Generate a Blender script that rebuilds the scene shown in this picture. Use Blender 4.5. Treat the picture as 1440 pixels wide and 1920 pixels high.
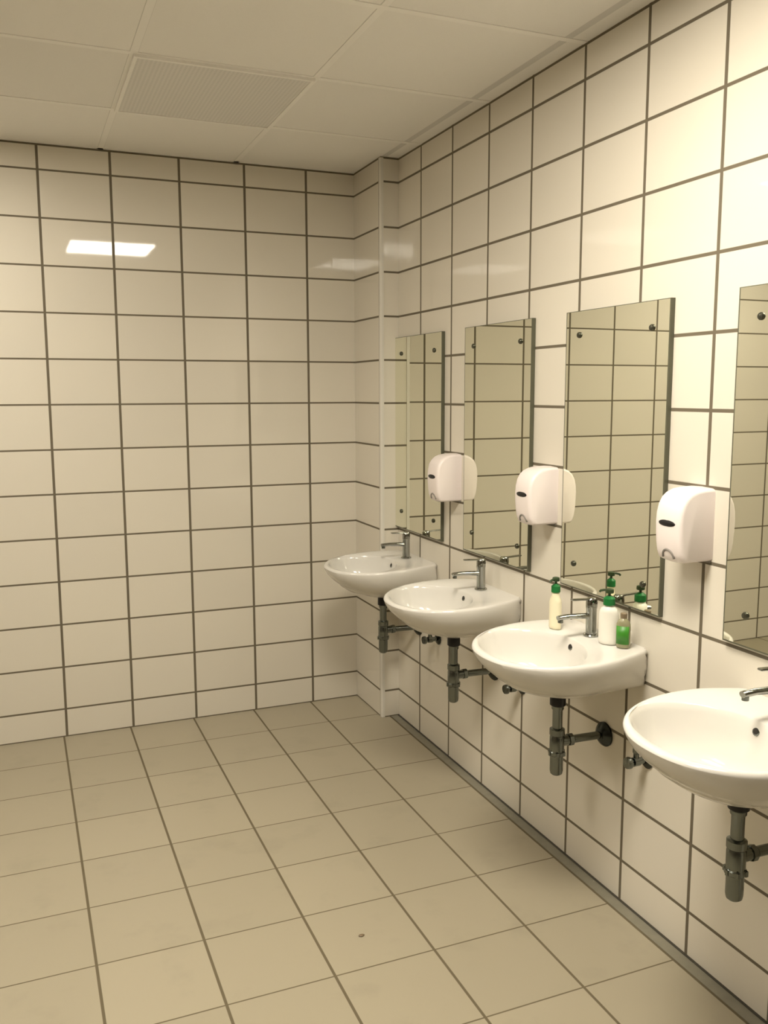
import bpy, bmesh, math, random
from mathutils import Vector, Matrix
PI = math.pi
random.seed(4)
S = bpy.context.scene
COL = S.collection
for o in list(bpy.data.objects):
    bpy.data.objects.remove(o, do_unlink=True)

# ------------------------------------------------------------------ camera
CX, CY, CZ = -1.6695, -4.2086, 1.5815
YAW, PIT, ROL, F = 0.3913, -0.1340, -0.0029, 1657.85
cam = bpy.data.cameras.new('camera'); co = bpy.data.objects.new('camera', cam); COL.objects.link(co)
fw = Vector((math.sin(YAW)*math.cos(PIT), math.cos(YAW)*math.cos(PIT), math.sin(PIT)))
rt = Vector((math.cos(YAW), -math.sin(YAW), 0)); up = rt.cross(fw)
r2 = math.cos(ROL)*rt + math.sin(ROL)*up; u2 = -math.sin(ROL)*rt + math.cos(ROL)*up
co.matrix_world = Matrix(((r2.x, u2.x, -fw.x, CX), (r2.y, u2.y, -fw.y, CY), (r2.z, u2.z, -fw.z, CZ), (0, 0, 0, 1)))
cam.sensor_fit = 'VERTICAL'; cam.sensor_height = 24; cam.sensor_width = 18
cam.lens = 24*F/1920; cam.clip_start = 0.05; cam.clip_end = 60
S.camera = co

# ------------------------------------------------------------------ light and exposure
S.view_settings.view_transform = 'Standard'; S.view_settings.look = 'None'
S.view_settings.gamma = 1; S.view_settings.use_curve_mapping = False
S.view_settings.exposure = 0.17
LAMP_COLOR = (1.0, 0.915, 0.77)
LAMPS = [(-0.97, -2.69, 45), (-2.17, -0.89, 18), (-2.17, -2.69, 25)]   # x, y, radiance of the recessed panels; the third is added to light the right wall
w = bpy.data.worlds.new('world'); S.world = w; w.use_nodes = True
w.node_tree.nodes['Background'].inputs[0].default_value = (1, .9, .75, 1)
w.node_tree.nodes['Background'].inputs[1].default_value = 0.02

# ------------------------------------------------------------------ room sizes (metres; z up, corner of the room at the origin)
ZC = 2.636
XL, YF = -3.37, -6.2
Z0 = 0.1331           # first horizontal joint
VB, VR = -0.3324, -0.5933   # first vertical joints of back and right wall
CW, CD = 0.089, 0.3466      # boxing in the corner
GX, GY = -0.07, -0.59       # ceiling grid

# ------------------------------------------------------------------ materials
def new_mat(name):
    m = bpy.data.materials.new(name); m.use_nodes = True
    nt = m.node_tree; b = nt.nodes['Principled BSDF']
    return m, nt, b
def simple(name, col, rough=.5, metal=0, spec=.5, var=0, **kw):
    m, nt, b = new_mat(name)
    b.inputs['Base Color'].default_value = (*col, 1); b.inputs['Roughness'].default_value = rough
    b.inputs['Metallic'].default_value = metal; b.inputs['Specular IOR Level'].default_value = spec
    n = nt.nodes.new('ShaderNodeTexNoise'); n.inputs['Scale'].default_value = 30
    tc = nt.nodes.new('ShaderNodeTexCoord'); nt.links.new(tc.outputs['Object'], n.inputs['Vector'])
    mr = nt.nodes.new('ShaderNodeMapRange'); mr.inputs[3].default_value = max(0.02, rough-.05); mr.inputs[4].default_value = rough+.05
    nt.links.new(n.outputs['Fac'], mr.inputs[0]); nt.links.new(mr.outputs[0], b.inputs['Roughness'])
    if var:
        mx = nt.nodes.new('ShaderNodeMix'); mx.data_type = 'RGBA'
        mx.inputs[6].default_value = (*[c*(1-var) for c in col], 1); mx.inputs[7].default_value = (*[min(1, c*(1+var)) for c in col], 1)
        nt.links.new(n.outputs['Fac'], mx.inputs[0]); nt.links.new(mx.outputs[2], b.inputs['Base Color'])
    for k, v in kw.items(): b.inputs[k].default_value = v
    return m
def M(nt, op, a, b=None, c=None):
    n = nt.nodes.new('ShaderNodeMath'); n.operation = op
    for i, v in enumerate((a, b, c)):
        if v is None: continue
        if isinstance(v, (int, float)): n.inputs[i].default_value = v
        else: nt.links.new(v, n.inputs[i])
    return n.outputs[0]
def line(nt, coord, off, size, width):
    """1 on a joint of the grid, 0 on the tile; also the tile index"""
    s = M(nt, 'DIVIDE', M(nt, 'SUBTRACT', coord, off), size)
    idx = M(nt, 'FLOOR', s); fr = M(nt, 'SUBTRACT', s, idx)
    d = M(nt, 'MULTIPLY', M(nt, 'MINIMUM', fr, M(nt, 'SUBTRACT', 1, fr)), size)
    mr = nt.nodes.new('ShaderNodeMapRange'); mr.interpolation_type = 'SMOOTHSTEP'
    nt.links.new(d, mr.inputs[0]); mr.inputs[1].default_value = width/2-.001; mr.inputs[2].default_value = width/2+.001
    mr.inputs[3].default_value = 1; mr.inputs[4].default_value = 0
    return mr.outputs[0], idx
def tiles(name, axis, off_u, off_v, su, sv, wu, wv, tile, grout, rough=.1, uplane=True, ends=None, stain=0, tilt=.0, var=.03, lines_u=True):
    """axis = which world axis runs along the wall (0 x, 1 y); floor when uplane is False"""
    m, nt, b = new_mat(name)
    g = nt.nodes.new('ShaderNodeNewGeometry'); sp = nt.nodes.new('ShaderNodeSeparateXYZ'); nt.links.new(g.outputs['Position'], sp.inputs[0])
    cu = sp.outputs[axis]; cv = sp.outputs[2] if uplane else sp.outputs[1]
    lu, iu = line(nt, cu, off_u, su, wu); lv, iv = line(nt, cv, off_v, sv, wv)
    if not lines_u: lu = M(nt, 'MULTIPLY', lu, 0)
    fac = M(nt, 'MAXIMUM', lu, lv)
    if ends:
        for (lo, wd) in ends:   # sealed joint at the floor, painted shadow line under the ceiling
            d = M(nt, 'LESS_THAN', M(nt, 'ABSOLUTE', M(nt, 'SUBTRACT', cv, lo)), wd)
            fac = M(nt, 'MAXIMUM', fac, d)
    cb = nt.nodes.new('ShaderNodeCombineXYZ'); nt.links.new(iu, cb.inputs[0]); nt.links.new(iv, cb.inputs[1])
    wn = nt.nodes.new('ShaderNodeTexWhiteNoise'); wn.noise_dimensions = '3D'; nt.links.new(cb.outputs[0], wn.inputs['Vector'])
    nz = nt.nodes.new('ShaderNodeTexNoise'); nz.inputs['Scale'].default_value = 5; nz.inputs['Detail'].default_value = 6; nz.inputs['Roughness'].default_value = .6
    nt.links.new(g.outputs['Position'], nz.inputs['Vector'])
    val = M(nt, 'ADD', 1-var, M(nt, 'MULTIPLY', wn.outputs['Value'], 2*var))
    st = M(nt, 'MULTIPLY', M(nt, 'MAXIMUM', M(nt, 'SUBTRACT', nz.outputs['Fac'], .55), 0), stain)
    val = M(nt, 'SUBTRACT', val, st)
    hs = nt.nodes.new('ShaderNodeMix'); hs.data_type = 'RGBA'; hs.blend_type = 'MULTIPLY'; hs.inputs[0].default_value = 1
    hs.inputs[6].default_value = (*tile, 1); cc = nt.nodes.new('ShaderNodeCombineColor')
    for i in range(3): nt.links.new(val, cc.inputs[i])
    nt.links.new(cc.outputs[0], hs.inputs[7])
    mx = nt.nodes.new('ShaderNodeMix'); mx.data_type = 'RGBA'; nt.links.new(fac, mx.inputs[0])
    nt.links.new(hs.outputs[2], mx.inputs[6]); mx.inputs[7].default_value = (*grout, 1)
    nt.links.new(mx.outputs[2], b.inputs['Base Color'])
    ro = nt.nodes.new('ShaderNodeMapRange'); nt.links.new(fac, ro.inputs[0]); ro.inputs[3].default_value = rough; ro.inputs[4].default_value = .85
    nt.links.new(ro.outputs[0], b.inputs['Roughness'])
    bp = nt.nodes.new('ShaderNodeBump'); bp.inputs['Strength'].default_value = .35; bp.inputs['Distance'].default_value = .002
    nt.links.new(M(nt, 'SUBTRACT', 1, fac), bp.inputs['Height']); nt.links.new(bp.outputs[0], b.inputs['Normal'])
    if tilt:   # every tile is set a hair out of true
        sc = nt.nodes.new('ShaderNodeVectorMath'); sc.operation = 'SUBTRACT'; nt.links.new(wn.outputs['Color'], sc.inputs[0]); sc.inputs[1].default_value = (.5, .5, .5)
        s2 = nt.nodes.new('ShaderNodeVectorMath'); s2.operation = 'SCALE'; nt.links.new(sc.outputs[0], s2.inputs[0]); s2.inputs['Scale'].default_value = tilt
        ad = nt.nodes.new('ShaderNodeVectorMath'); ad.operation = 'ADD'; nt.links.new(bp.outputs[0], ad.inputs[0]); nt.links.new(s2.outputs[0], ad.inputs[1])
        nm = nt.nodes.new('ShaderNodeVectorMath'); nm.operation = 'NORMALIZE'; nt.links.new(ad.outputs[0], nm.inputs[0])
        nt.links.new(nm.outputs[0], b.inputs['Normal'])
    return m
TILE = (.74, .695, .60); GROUT = (.15, .125, .085)
ends = [(0, .005), (ZC, .004)]
m_back = tiles('back_wall_tiles', 0, VB, Z0, .3, .2, .011, .008, TILE, GROUT, .035, ends=ends, tilt=.006)
m_right = tiles('right_wall_tiles', 1, VR, Z0, .3, .2, .0115, .0095, TILE, GROUT, .025, ends=ends, tilt=.004)
m_box = tiles('boxing_tiles', 1, -CD+.022, Z0, 3, .2, .008, .009, TILE, GROUT, .035, ends=ends, tilt=.006)
m_boxf = tiles('boxing_front_tiles', 0, 0, Z0, 3, .2, .004, .009, TILE, GROUT, .07, ends=ends, lines_u=False)
m_floor = tiles('floor_tiles', 0, -.346, -.2967, .3, .3, .008, .0045, (.385, .342, .25), (.13, .105, .06), .34, uplane=False, stain=.55, var=.035)
def ceiling_material():
    m, nt, b = new_mat('ceiling_board')
    g = nt.nodes.new('ShaderNodeNewGeometry'); sp = nt.nodes.new('ShaderNodeSeparateXYZ'); nt.links.new(g.outputs['Position'], sp.inputs[0])
    lu, iu = line(nt, sp.outputs[0], GX, .6, .027); lv, iv = line(nt, sp.outputs[1], GY, .6, .027)
    cb = nt.nodes.new('ShaderNodeCombineXYZ'); nt.links.new(iu, cb.inputs[0]); nt.links.new(iv, cb.inputs[1])
    wn = nt.nodes.new('ShaderNodeTexWhiteNoise'); nt.links.new(cb.outputs[0], wn.inputs['Vector'])
    nz = nt.nodes.new('ShaderNodeTexNoise'); nz.inputs['Scale'].default_value = 300; nt.links.new(g.outputs['Position'], nz.inputs['Vector'])
    v = M(nt, 'ADD', .93, M(nt, 'MULTIPLY', wn.outputs['Value'], .07)); v = M(nt, 'ADD', v, M(nt, 'MULTIPLY', M(nt, 'SUBTRACT', nz.outputs['Fac'], .5), .05))
    v = M(nt, 'MULTIPLY', v, M(nt, 'SUBTRACT', 1, M(nt, 'MULTIPLY', M(nt, 'MAXIMUM', lu, lv), .22)))
    cc = nt.nodes.new('ShaderNodeCombineColor')
    for i, k in enumerate((.93, .91, .87)): nt.links.new(M(nt, 'MULTIPLY', v, k), cc.inputs[i])
    nt.links.new(cc.outputs[0], b.inputs['Base Color']); b.inputs['Roughness'].default_value = .9
    return m
m_ceil = ceiling_material()
m_tbar = simple('ceiling_bar_white', (.93, .91, .87), .5)
m_trim = simple('corner_trim_white', (.74, .71, .64), .25)
m_strip = simple('dirty_shaded_floor_strip', (.22, .205, .155), .25, var=.15)  # colour holds dirt and the shadow beside the wall
m_ceramic = simple('white_glazed_ceramic', (.72, .70, .655), .08)
m_chrome = simple('chrome', (.38, .39, .37), .10, 1)
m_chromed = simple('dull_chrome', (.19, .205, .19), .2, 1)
m_black = simple('black_plastic', (.008, .007, .008), .4)
m_dark = simple('dark_hole', (.02, .017, .014), .5)
m_mirror = simple('mirror_glass', (.87, .875, .755), .012, 1)
m_mirror.node_tree.links.remove(m_mirror.node_tree.nodes['Principled BSDF'].inputs['Roughness'].links[0])
m_mirror.node_tree.nodes['Principled BSDF'].inputs['Roughness'].default_value = .008
m_medge = simple('mirror_edge_and_shadow', (.10, .10, .065), .35)
m_screw = simple('screw_cap_metal', (.10, .10, .075), .3, .8)
m_white = simple('white_plastic', (.88, .80, .78), .3)
m_grey = simple('grey_plastic', (.22, .20, .18), .4)
m_green = simple('green_plastic', (.01, .16, .035), .35)
m_dgreen = simple('dark_green_pump_plastic', (.03, .055, .02), .4)
m_cream = simple('cream_bottle_plastic', (.86, .80, .58), .35)
m_bwhite = simple('white_bottle_plastic', (.88, .86, .78), .35)
m_clear = simple('pale_green_soap_bottle', (.42, .40, .24), .2)
m_clear.node_tree.nodes['Principled BSDF'].inputs['Transmission Weight'].default_value = .35
m_label = simple('green_label', (.05, .26, .02), .4, var=.4)
m_brown = simple('brown_cap', (.20, .15, .09), .4)
def emis(name, strength):
    m, nt, b = new_mat(name); nt.nodes.remove(b)
    e = nt.nodes.new('ShaderNodeEmission'); e.inputs[0].default_value = (*LAMP_COLOR, 1); e.inputs[1].default_value = strength
    nt.links.new(e.outputs[0], nt.nodes['Material Output'].inputs[0]); return m
def vent_material():
    m, nt, b = new_mat('perforated_grille')
    g = nt.nodes.new('ShaderNodeNewGeometry'); sp = nt.nodes.new('ShaderNodeSeparateXYZ'); nt.links.new(g.outputs['Position'], sp.inputs[0])
    lu, _ = line(nt, sp.outputs[0], 0, .014, .007); lv, _ = line(nt, sp.outputs[1], 0, .014, .007)
    mx = nt.nodes.new('ShaderNodeMix'); mx.data_type = 'RGBA'; nt.links.new(M(nt, 'MAXIMUM', lu, lv), mx.inputs[0])
    mx.inputs[6].default_value = (.66, .65, .62, 1); mx.inputs[7].default_value = (.78, .76, .73, 1)
    nt.links.new(mx.outputs[2], b.inputs['Base Color']); b.inputs['Roughness'].default_value = .6
    return m
m_vent = vent_material()

# ------------------------------------------------------------------ helpers
def obj(name, bm, mat, parent=None, smooth=False, loc=None):
    bmesh.ops.recalc_face_normals(bm, faces=bm.faces[:])
    me = bpy.data.meshes.new(name); bm.to_mesh(me); bm.free()
    me.materials.append(mat)
    if smooth:
        me.polygons.foreach_set('use_smooth', [True]*len(me.polygons))
    o = bpy.data.objects.new(name, me); COL.objects.link(o)
    if parent: o.parent = parent
    if loc: o.location = loc
    return o
def sharp(o, ang=35):
    me = o.data; bm = bmesh.new(); bm.from_mesh(me)
    for e in bm.edges:
        if len(e.link_faces) == 2 and e.calc_face_angle() > math.radians(ang): e.smooth = False
    bm.to_mesh(me); bm.free(); return o
def box(bm, x0, x1, y0, y1, z0, z1, bev=0, seg=2):
    r = bmesh.ops.create_cube(bm, size=1)
    for v in r['verts']:
        v.co = Vector(((x0+x1)/2+v.co.x*(x1-x0), (y0+y1)/2+v.co.y*(y1-y0), (z0+z1)/2+v.co.z*(z1-z0)))
    if bev:
        es = list({e for v in r['verts'] for e in v.link_edges})
        bmesh.ops.bevel(bm, geom=es, offset=bev, segments=seg, affect='EDGES', profile=.5)
    return bm
def lathe(bm, prof, axis='z', n=32, org=(0, 0, 0), sx=1, sy=1):
    """prof = [(radius, height)]; closed with caps"""
    rings = []
    for r, h in prof:
        ring = []
        for i in range(n):
            a = 2*PI*i/n; p = (r*math.cos(a)*sx, r*math.sin(a)*sy, h)
            if axis == 'x': p = (p[2], p[0], p[1])
            if axis == 'y': p = (p[1], p[2], p[0])
            ring.append(bm.verts.new(Vector(p)+Vector(org)))
        rings.append(ring)
    for a, b in zip(rings, rings[1:]):
        for i in range(n): bm.faces.new((a[i], a[(i+1) % n], b[(i+1) % n], b[i]))
    bm.faces.new(rings[0][::-1]); bm.faces.new(rings[-1]); return bm
def tube(bm, pts, rad, n=16, sq=None):
    pts = [Vector(p) for p in pts]; rads = rad if isinstance(rad, (list, tuple)) else [rad]*len(pts)
    rings = []; ref = None
    for i, p in enumerate(pts):
        t = (pts[min(i+1, len(pts)-1)]-pts[max(i-1, 0)]).normalized()
        if ref is None: ref = Vector((0, 1, 0)) if abs(t.y) < .9 else Vector((1, 0, 0))
        s = (ref-t*ref.dot(t)).normalized(); q = t.cross(s); ref = s
        k = sq or (1, 1)
        rings.append([bm.verts.new(p+(s*math.cos(2*PI*j/n)*k[0]+q*math.sin(2*PI*j/n)*k[1])*rads[i]) for j in range(n)])
    for a, b in zip(rings, rings[1:]):
        for i in range(n): bm.faces.new((a[i], a[(i+1) % n], b[(i+1) % n], b[i]))
    bm.faces.new(rings[0][::-1]); bm.faces.new(rings[-1]); return bm
def N(): return bmesh.new()
def struct(o): o['kind'] = 'structure'; return o
def thing(name, label, cat, loc=(0, 0, 0), group=None):
    o = bpy.data.objects.new(name, None); COL.objects.link(o); o.location = loc; o.empty_display_size = .05
    o['label'] = label; o['category'] = cat
    if group: o['group'] = group
    return o
def dup(root, loc, label):
    r = root.copy(); COL.objects.link(r); r.location = loc; r['label'] = label
    for ch in list(root.children):
        c = ch.copy(); COL.objects.link(c); c.parent = r
        for g in list(ch.children):
            d = g.copy(); COL.objects.link(d); d.parent = c
    return r

# ------------------------------------------------------------------ room shell
T = .12
struct(obj('floor', box(N(), XL-T, T, YF-T, T, -T, 0), m_floor))
struct(obj('ceiling', box(N(), XL-T, T, YF-T, T, ZC+.0055, ZC+.1), m_ceil))
struct(obj('wall_back', box(N(), XL-T, T, 0, T, 0, ZC+.006), m_back))
struct(obj('wall_right', box(N(), 0, T, YF, 0, 0, ZC+.006), m_right))
m_left = simple('bounce_cutting_brown_grey', (.20, .17, .13), .5)  # unseen walls, made dark to cut the bounced light
struct(obj('wall_left', box(N(), XL-T, XL, YF, 0, 0, ZC+.006), m_left))
struct(obj('wall_front', box(N(), XL-T, T, YF-T, YF, 0, ZC+.006), m_left))
bm = N(); box(bm, -CW, 0, -CD, 0, 0, ZC+.006)
o = struct(obj('wall_corner', bm, m_box)); o.data.materials.append(m_boxf)
for p in o.data.polygons:
    if abs(p.normal.y) > .5: p.material_index = 1
# rounded white trim down the outer edge of the boxing
bm = N(); prof = [(-CW-.003, -CD+.016), (-CW-.003, -CD+.004)] + [(-CW+.004-.007*math.cos(a), -CD+.004-.007*math.sin(a)) for a in (PI*.12, PI*.25, PI*.38)] + [(-CW+.004, -CD-.003), (-CW+.014, -CD-.003), (-CW+.014, -CD+.002), (-CW+.002, -CD+.016)]
vs = [[bm.verts.new((x, y, z)) for x, y in prof] for z in (.001, ZC)]
for i in range(len(prof)): bm.faces.new((vs[0][i], vs[0][(i+1) % len(prof)], vs[1][(i+1) % len(prof)], vs[1][i]))
bm.faces.new(vs[0][::-1]); bm.faces.new(vs[1])
struct(obj('trim_1', bm, m_trim))
# narrow strip of floor, greyed for dirt and shadow, along the right wall with a dark sealed joint
bm = N(); box(bm, -.043, -.006, YF, -CD, -.01, .0015)
struct(obj('trim_2', bm, m_strip))
bm = N(); box(bm, -.006, 0, YF, -CD, -.01, .004)
struct(obj('trim_3', bm, simple('dark_sealant', (.05, .045, .035), .5)))
# white bars of the suspended ceiling
bm = N(); k = 0
x = GX-.6
while x > XL: box(bm, x-.012, x+.012, YF, 0, ZC+.004, ZC+.007); x -= .6
y = GY
while y > YF: box(bm, XL, 0, y-.012, y+.012, ZC+.0036, ZC+.007); y -= .6
box(bm, XL, -CW, -.02, 0, ZC+.004, ZC+.007)
struct(obj('trim_4', bm, m_tbar))

# grey perforated panel in the ceiling
t = thing('ceiling_vent', 'greyish perforated square vent panel set in the white suspended ceiling', 'vent', (GX-.9, GY-.3, ZC))
bm = N(); box(bm, -.287, .287, -.287, .287, -.002, .004); obj('grille_panel', bm, m_vent, t)
bm = N()
for a in (-1, 1):
    box(bm, a*.293-.006, a*.293+.006, -.299, .299, -.005, .004); box(bm, -.287, .287, a*.293-.006, a*.293+.006, -.005, .004)
obj('frame', bm, m_tbar, t)

# recessed square light panels (all just outside the frame, only the first seen, as reflections in the tiles; the third is added)
LLAB = ['recessed square ceiling light above the basins, mirrored in the back wall tiles',
        'recessed square ceiling light near the back wall, left of the view',
        'added square ceiling light in mid room, unseen, left of the camera']
for (x, y, e), lab in zip(LAMPS, LLAB):
    t = thing('ceiling_light', lab, 'ceiling light', (x, y, ZC), 'recessed ceiling lights')
    bm = N(); box(bm, -.28, .28, -.28, .28, -.004, .004); obj('diffuser', bm, emis('lamp_diffuser', e), t)
    bm = N()
    for a in (-1, 1):
        box(bm, a*.289-.009, a*.289+.009, -.298, .298, -.008, .004); box(bm, -.28, .28, a*.289-.009, a*.289+.009, -.008, .004)
    obj('frame', bm, m_tbar, t)

# ------------------------------------------------------------------ basins
YB = [-.585, -1.290, -1.995, -2.737]
def outline(w, d, wb, ub, uc):
    pts = []
    n = 60
    for i in range(n+1):     # back corner to widest point
        s = i/n; u = ub+(uc-ub)*s
        pts.append((u, wb+(w-wb)*math.sin(PI/2*s)))
    for i in range(1, n+1):  # widest point round to the front
        a = PI/2*i/n
        pts.append((uc+(d-uc)*math.sin(a)**.94, w*max(0, math.cos(a))**.94))
    full = pts + [(u, -v) for u, v in pts[::-1][1:]]
    return full              # open at the back, closes with the straight edge at ub
def radial(poly, c, n):
    res = []
    m = len(poly)
    for k in range(n):
        a = 2*PI*k/n; dx, dy = math.cos(a), math.sin(a); best = None
        for i in range(m):
            x1, y1 = poly[i][0]-c, poly[i][1]; x2, y2 = poly[(i+1) % m][0]-c, poly[(i+1) % m][1]
            ex, ey = x2-x1, y2-y1; den = dx*ey-dy*ex
            if abs(den) < 1e-12: continue
            tt = (x1*ey-y1*ex)/den; s = (x1*dy-y1*dx)/den
            if tt > 0 and -1e-6 <= s <= 1+1e-6 and (best is None or tt > best): best = tt
        res.append((c+dx*best, dy*best))
    return res
def basin_mesh():
    bm = N(); n = 120
    def zt(u): return .836 - .016*min(1, max(0, (u-.10)/.33))
    ztop = .836
    lv = []   # outer levels, bottom first: z, w, d, wb, ub, uc
    for z, w_, d_, wb_, ub_, uc_ in [(.667, .030, .210, .022, .150, .18), (.671, .045, .228, .034, .125, .18), (.678, .075, .252, .06, .09, .18),
            (.689, .112, .285, .098, .05, .185), (.702, .145, .318, .130, .02, .19), (.714, .168, .342, .158, .004, .19), (.724, .184, .360, .178, 0, .19), (.738, .204, .385, .186, 0, .19),
            (.758, .221, .409, .188, 0, .19), (.780, .234, .430, .189, 0, .19), (.800, .241, .442, .190, 0, .19), (.812, .243, .446, .190, 0, .19)]:
        lv.append([(u, v, z) for u, v in radial(outline(w_, d_, wb_, ub_, uc_), (ub_+d_)/2, n)])
    c = .24
    def ring_out(s, dz):
        o_ = radial(outline(.243-s, .446-s, .190-s, 0, .19), c, n)
        return [(u, v, zt(u)+dz) for u, v in o_]
    lv.append(ring_out(0.0, -.008)); lv.append(ring_out(.002, -.0025)); lv.append(ring_out(.006, 0)); lv.append(ring_out(.012, .0005))
    # bowl
    bc, bd, bw = .278, .146, .212
    def bowl(s, z, sh=0):
        r = []
        for k in range(n):
            a = 2*PI*k/n; cu = math.cos(a); sv = math.sin(a)
            r.append((bc-sh+bd*s*cu, bw*s*sv*(1-.08*(cu < 0)*abs(cu)), z if z is not None else 0))
        return r
    b0 = bowl(1, None); lv.append([(u, v, zt(u)-.0) for u, v, _ in b0])
    b1 = bowl(.975, None); lv.append([(u, v, zt(u)-.004) for u, v, _ in b1])
    for s, dz, sh in [(.95, .016, 0), (.91, .040, .003), (.86, .066, .008), (.78, .092, .015), (.66, .112, .026), (.5, .124, .04), (.3, .131, .055), (.13, .134, .065)]:
        bb = bowl(s, None, sh); lv.append([(u, v, zt(u)*(1-min(1, dz/.05))+.822*min(1, dz/.05)-dz) for u, v, _ in bb])
    rings = [[bm.verts.new((-u, v, z)) for u, v, z in l] for l in lv]
    for a, b in zip(rings, rings[1:]):
        for i in range(n): bm.faces.new((a[i], a[(i+1) % n], b[(i+1) % n], b[i]))
    bm.faces.new(rings[0]); bm.faces.new(rings[-1])
    for v in bm.verts: v.co.x = min(v.co.x, -.0005)
    return bm
t = thing('washbasin', 'white oval wall-hung washbasin nearest the corner boxing, farthest away', 'washbasin', (0, YB[0], 0), 'washbasins along the right wall')
bo = obj('basin_bowl', basin_mesh(), m_ceramic, t, True); sharp(bo, 50)
bm = N(); lathe(bm, [(.0105, 0), (.0105, .003), (.008, .004), (.0065, .004)], 'x', 20); o = obj('overflow_ring', bm, m_chromed, t, True)
o.location = (-.1375, 0, .808); o.rotation_euler = (0, PI+math.radians(18), 0)
bm = N(); lathe(bm, [(.0068, .002), (.0068, .0048)], 'x', 20); o2 = obj('overflow_hole', bm, m_dark, t)
o2.location = o.location; o2.rotation_euler = o.rotation_euler
bm = N(); lathe(bm, [(.026, 0), (.027, .003), (.022, .005), (.01, .007)], 'z', 28, (-.213, 0, .6885)); obj('drain', bm, m_chrome, t, True)
basins = [t]
for y, lab in zip(YB[1:], ['white oval washbasin, second from the corner, bare rim',
                           'white oval washbasin with the soap bottles standing on its rim',
                           'white oval washbasin cut by the right edge, nearest the viewer']):
    dup(t, (0, y, 0), lab)

# ------------------------------------------------------------------ mixer taps
t = thing('basin_faucet', 'chrome mixer tap on the farthest washbasin', 'tap', (0, YB[0], .8365), 'chrome mixer taps on the washbasins')
bm = N(); lathe(bm, [(.024, 0), (.0245, .003), (.022, .006)], 'z', 32, (-.066, 0, 0)); sharp(obj('base_flange', bm, m_chrome, t, True))
bm = N(); lathe(bm, [(.0165, .005), (.0165, .085), (.0175, .088), (.0175, .093)], 'z', 32, (-.066, 0, 0)); sharp(obj('tap_body', bm, m_chrome, t, True))
bm = N(); tube(bm, [(-.066, 0, .062), (-.11, 0, .066), (-.15, 0, .068), (-.178, 0, .067), (-.187, 0, .066)], [.0115, .0105, .0098, .0098, .0095], 20, (1, .8))
sp_ = sharp(obj('spout', bm, m_chrome, t, True))
bm = N(); lathe(bm, [(.0082, 0), (.0082, .010)], 'z', 20, (-.178, 0, .052)); sharp(obj('aerator', bm, m_chromed, sp_, True))
bm = N(); lathe(bm, [(.0175, .0935), (.018, .1), (.017, .114), (.013, .119), (.004, .121)], 'z', 32, (-.066, 0, 0)); sharp(obj('lever_cap', bm, m_chrome, t, True))
bm = N(); box(bm, -.140, -.062, -.008, .008, .112, .118, .0025); 
for v in bm.verts: v.co.z += max(0, -.062-v.co.x)*.05
obj('lever', bm, m_chrome, t)
for y, lab in zip(YB[1:], ['chrome mixer tap on the second washbasin from the corner',
                           'chrome mixer tap between the soap bottles',
                           'chrome mixer tap cut by the right edge of the view']):
    dup(t, (0, y, .8365), lab)

# ------------------------------------------------------------------ bottle traps
t = thing('bottle_trap', 'chrome bottle trap with black nut under the farthest washbasin', 'drain trap', (0, YB[0], 0), 'bottle traps under the washbasins')
U = -.180
bm = N(); lathe(bm, [(.021, .628), (.0245, .631), (.0245, .662), (.022, .6665)], 'z', 32, (U, 0, 0)); sharp(obj('black_nut', bm, m_black, t, True))
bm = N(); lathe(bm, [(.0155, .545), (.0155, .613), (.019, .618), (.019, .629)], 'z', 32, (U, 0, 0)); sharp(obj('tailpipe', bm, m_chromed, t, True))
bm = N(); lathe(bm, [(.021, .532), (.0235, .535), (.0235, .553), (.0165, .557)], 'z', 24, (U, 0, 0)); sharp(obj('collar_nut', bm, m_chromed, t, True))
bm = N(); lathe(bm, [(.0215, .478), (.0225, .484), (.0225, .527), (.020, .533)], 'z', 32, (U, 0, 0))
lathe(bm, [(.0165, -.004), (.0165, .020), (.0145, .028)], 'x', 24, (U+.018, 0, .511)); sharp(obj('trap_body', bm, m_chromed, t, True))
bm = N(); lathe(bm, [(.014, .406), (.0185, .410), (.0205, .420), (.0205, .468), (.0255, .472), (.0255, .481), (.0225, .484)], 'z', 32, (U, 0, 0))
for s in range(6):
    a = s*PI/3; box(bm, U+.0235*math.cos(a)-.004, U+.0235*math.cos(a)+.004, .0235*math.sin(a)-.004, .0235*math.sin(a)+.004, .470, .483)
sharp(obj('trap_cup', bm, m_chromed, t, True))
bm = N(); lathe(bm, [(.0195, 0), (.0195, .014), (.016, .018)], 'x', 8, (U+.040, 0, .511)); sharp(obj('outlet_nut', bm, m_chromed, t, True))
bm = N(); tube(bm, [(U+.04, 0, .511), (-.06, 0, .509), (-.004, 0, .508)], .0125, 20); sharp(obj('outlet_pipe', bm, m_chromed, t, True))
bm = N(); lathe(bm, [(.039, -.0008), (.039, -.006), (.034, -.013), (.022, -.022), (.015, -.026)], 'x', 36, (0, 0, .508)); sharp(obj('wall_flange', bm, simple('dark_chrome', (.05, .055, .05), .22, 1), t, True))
for y, lab in zip(YB[1:], ['chrome bottle trap under the second washbasin from the corner',
                           'chrome bottle trap under the washbasin with the soap bottles',
                           'chrome bottle trap under the nearest washbasin at the right edge']):
    dup(t, (0, y, 0), lab)

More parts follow.
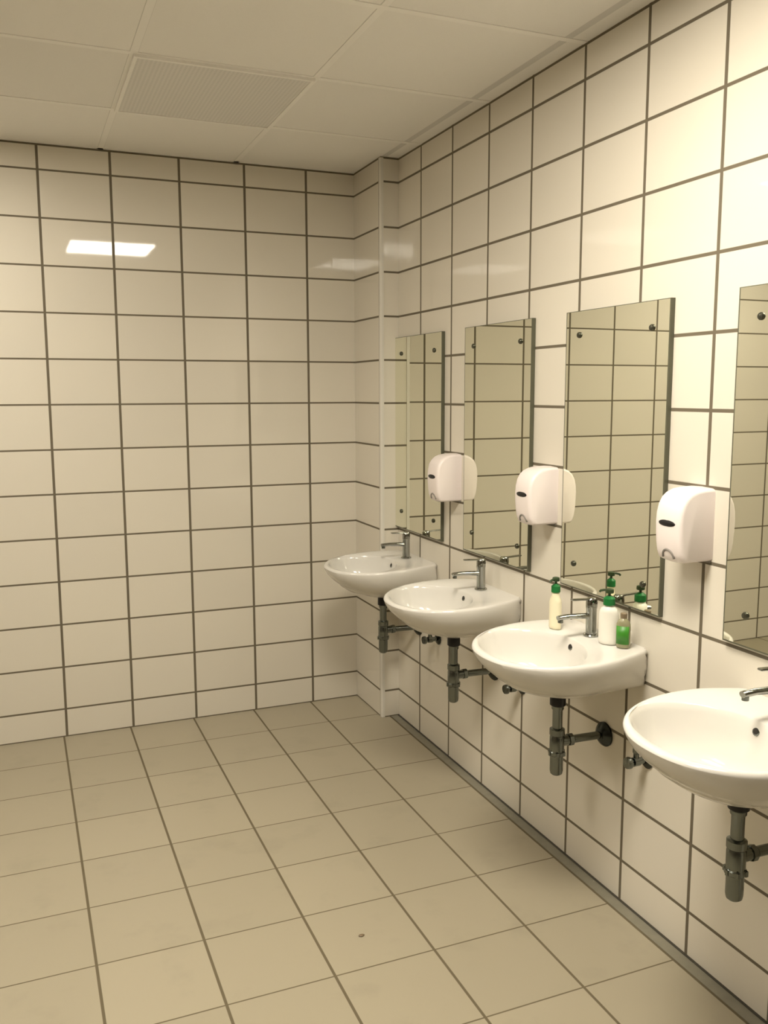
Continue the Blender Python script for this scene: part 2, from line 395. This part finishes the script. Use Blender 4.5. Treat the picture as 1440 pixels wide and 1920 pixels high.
# ------------------------------------------------------------------ stop valves
t = thing('stop_valve', 'small chrome stop valve on the wall beside the farthest trap', 'valve', (0, YB[0]-.205, .505), 'stop valves on the tiles')
bm = N(); lathe(bm, [(.027, -.0008), (.027, -.004), (.019, -.010), (.012, -.012)], 'x', 30); sharp(obj('flange', bm, simple('dark_valve_chrome', (.06, .065, .06), .25, 1), t, True))  # flange metal evenly darker than the valve body
bm = N(); lathe(bm, [(.010, -.010), (.010, -.03), (.0135, -.032), (.0135, -.052), (.009, -.054)], 'x', 20)
lathe(bm, [(.0085, .008), (.0085, .026), (.0105, .028), (.0105, .04)], 'z', 20, (-.042, 0, 0)); sharp(obj('valve_body', bm, m_chromed, t, True))
bm = N(); lathe(bm, [(.006, -.052), (.006, -.062), (.017, -.063), (.018, -.068), (.016, -.076)], 'x', 24); sharp(obj('valve_knob', bm, m_chromed, t, True))
for y, lab in zip(YB[1:3], ['small chrome stop valve beside the second trap, partly behind a basin',
                            'small chrome stop valve left of the nearest washbasin, clearly visible']):
    dup(t, (0, y-.205, .505), lab)

# ------------------------------------------------------------------ mirrors
YM = [-.590, -1.292, -1.995, -2.737]
HW, ZM0, ZM1 = .247, .947, 1.835
t = thing('wall_mirror', 'frameless upright wall mirror above the farthest washbasin', 'mirror', (-.0005, YM[0], ZM0), 'frameless mirrors above the washbasins')
H = ZM1-ZM0
t.rotation_euler = (0, 0, .0035)
bm = N(); box(bm, -.0148, -.001, -HW, HW, 0, H); obj('glass_edge_shadow', bm, m_medge, t)  # dark glass edge; its margin round the face also paints the gap shadow
bm = N(); box(bm, -.0152, -.012, -HW+.004, HW-.004, .004, H-.002); obj('mirror_glass', bm, m_mirror, t)
for sy in (-1, 1):
    for z in (1.028-ZM0, 1.760-ZM0):
        bm = N(); lathe(bm, [(.0095, -.0148), (.0095, -.018), (.0075, -.021), (.003, -.0225)], 'x', 20, (0, sy*.173, z)); sharp(obj('screw_cap', bm, m_screw, t, True))
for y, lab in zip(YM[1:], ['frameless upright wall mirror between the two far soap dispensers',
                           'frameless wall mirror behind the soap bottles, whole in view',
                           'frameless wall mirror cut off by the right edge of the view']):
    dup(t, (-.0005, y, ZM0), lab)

# ------------------------------------------------------------------ soap dispensers
YD = [-.946, -1.648, -2.374]
def disp_mesh():
    bm = N(); W2 = .051
    pr = [(0, 1.137), (-.094, 1.137), (-.104, 1.142), (-.112, 1.160), (-.1165, 1.185), (-.119, 1.215), (-.120, 1.245), (-.118, 1.270), (-.112, 1.293), (-.101, 1.311), (-.086, 1.323), (-.066, 1.331), (-.04, 1.335), (0, 1.336)]
    rings = []
    for y, ins in [(-W2, .012), (-W2+.0015, .007), (-W2+.005, .003), (-W2+.011, .0006), (-W2+.02, 0), (0, -.002), (W2-.02, 0), (W2-.011, .0006), (W2-.005, .003), (W2-.0015, .007), (W2, .012)]:
        cz = 1.236; r = []
        for x, z in pr:
            fx = (.120-ins)/.120; fz = (.1-ins*.8)/.1
            r.append(bm.verts.new((x*fx*.93, y, cz+(z-cz)*fz*.97-.001)))
        rings.append(r)
    m = len(pr)
    for a, b in zip(rings, rings[1:]):
        for i in range(m): bm.faces.new((a[i], a[(i+1) % m], b[(i+1) % m], b[i]))
    bm.faces.new(rings[0]); bm.faces.new(rings[-1][::-1]); return bm
t = thing('soap_dispenser', 'white wall soap dispenser right of the farthest mirror', 'soap dispenser', (0, YD[0], 0), 'white soap dispensers between the mirrors')
b_ = obj('dispenser_cover', disp_mesh(), m_white, t, True); sharp(b_, 45)
bm = N(); lathe(bm, [(.001, -.0245), (.6, -.0235), (.9, -.021), (1, -.017), (1, 0)], 'x', 36)
for v in bm.verts: v.co.y *= .034; v.co.z = v.co.z*.0095; v.co.x = -.0955+v.co.x*.8-.0005; v.co.z += 1.241
sharp(obj('sight_window', bm, m_black, t, True))
bm = N(); pts = []
for i in range(17):
    a = PI*i/16; pts.append((-.1075+.006*(1-math.sin(a)), -.021*math.cos(a), 1.149+.022*math.sin(a)))
tube(bm, pts, .0032, 10); obj('push_lever_outline', bm, m_grey, t, True)
bm = N(); lathe(bm, [(.010, 1.135), (.012, 1.137), (.012, 1.141)], 'z', 20, (-.070, 0, 0)); obj('nozzle', bm, m_grey, t, True)
bm = N(); box(bm, -.007, -.0006, -.046, .046, 1.135, 1.141, .001); obj('back_plate', bm, m_grey, t)
for y, lab in zip(YD[1:], ['white wall soap dispenser right of the second mirror, middle of three',
                           'white wall soap dispenser nearest the viewer with a dark oval window']):
    dup(t, (0, y, 0), lab)

# ------------------------------------------------------------------ soap bottles on the third basin
ZB = .8375
def bottle(label, loc, body_mat, w, d, h, neck, rot=0):
    t = thing('soap_bottle', label, 'soap bottle', loc, 'soap bottles on the third washbasin'); t.rotation_euler = (0, 0, rot)
    bm = N(); prof = [(.86, 0), (.97, .003), (1, .010), (1, h*.72), (.95, h*.82), (.80, h*.91), (neck/w*1.15, h*.97), (neck/w, h)]
    lathe(bm, [(r*w, z) for r, z in prof], 'z', 36, sy=1)
    for v in bm.verts:
        k = d/w; s = min(1, max(0, (h*.97-v.co.z)/(h*.2))); v.co.y *= (k*s+(1-s))
    sharp(obj('bottle_body', bm, body_mat, t, True), 50)
    return t
def pump(t, h, r, hr):
    bm = N(); lathe(bm, [(r, h+.0005), (r, h+.020), (r*.75, h+.023), (r*.45, h+.027)], 'z', 24); sharp(obj('pump_collar', bm, m_green, t, True))
    bm = N(); lathe(bm, [(.004, h+.026), (.004, h+.040)], 'z', 16)
    lathe(bm, [(hr, h+.036), (hr*1.05, h+.040), (hr, h+.047), (hr*.5, h+.049)], 'z', 20)
    tube(bm, [(0, 0, h+.043), (-.016, 0, h+.043), (-.027, 0, h+.040), (-.030, 0, h+.036)], .0035, 10)
    sharp(obj('pump_head', bm, m_dgreen, t, True))
t = bottle('cream pump soap bottle with green collar, left of the tap', (-.122, -1.882, ZB-.001), m_cream, .0135, .022, .118, .0105, math.radians(20)); pump(t, .118, .0145, .011)
t = bottle('wide white pump soap bottle with green collar, right of the tap', (-.072, -2.090, ZB), m_bwhite, .030, .020, .118, .012, math.radians(-55)); pump(t, .118, .0175, .012)
t = bottle('small translucent bottle with a green label at the rim end', (-.058, -2.142, ZB), m_clear, .021, .015, .088, .009, math.radians(-50))
bm = N(); lathe(bm, [(.0212, .012), (.0212, .066)], 'z', 36)
dl = [f for f in bm.faces if len(f.verts) > 4]; bmesh.ops.delete(bm, geom=dl, context='FACES_ONLY')
for v in bm.verts: v.co.y *= .015/.021*1.04; v.co.x *= 1.01
bmesh.ops.delete(bm, geom=[f for f in bm.faces if f.calc_center_median().y > -.0085], context='FACES')
bmesh.ops.solidify(bm, geom=bm.faces[:], thickness=.0004)
o = obj('front_label', bm, m_label, t, True)
o['label'] = 'green leafy front label'
bm = N(); lathe(bm, [(.010, .0885), (.010, .102), (.008, .104)], 'z', 20); sharp(obj('bottle_cap', bm, m_brown, t, True))

# small dark speck on the floor
bm = N(); bmesh.ops.create_icosphere(bm, subdivisions=2, radius=.008)
for v in bm.verts: v.co = Vector((v.co.x*1.2, v.co.y*.8, v.co.z*.25+.002)) + Vector((random.uniform(-1, 1), random.uniform(-1, 1), 0))*.001
o = obj('floor_crumb', bm, m_brown, None, True, (-.815, -1.955, 0)); o['label'] = 'tiny brown crumb lying alone on the beige floor tiles'; o['category'] = 'crumb'
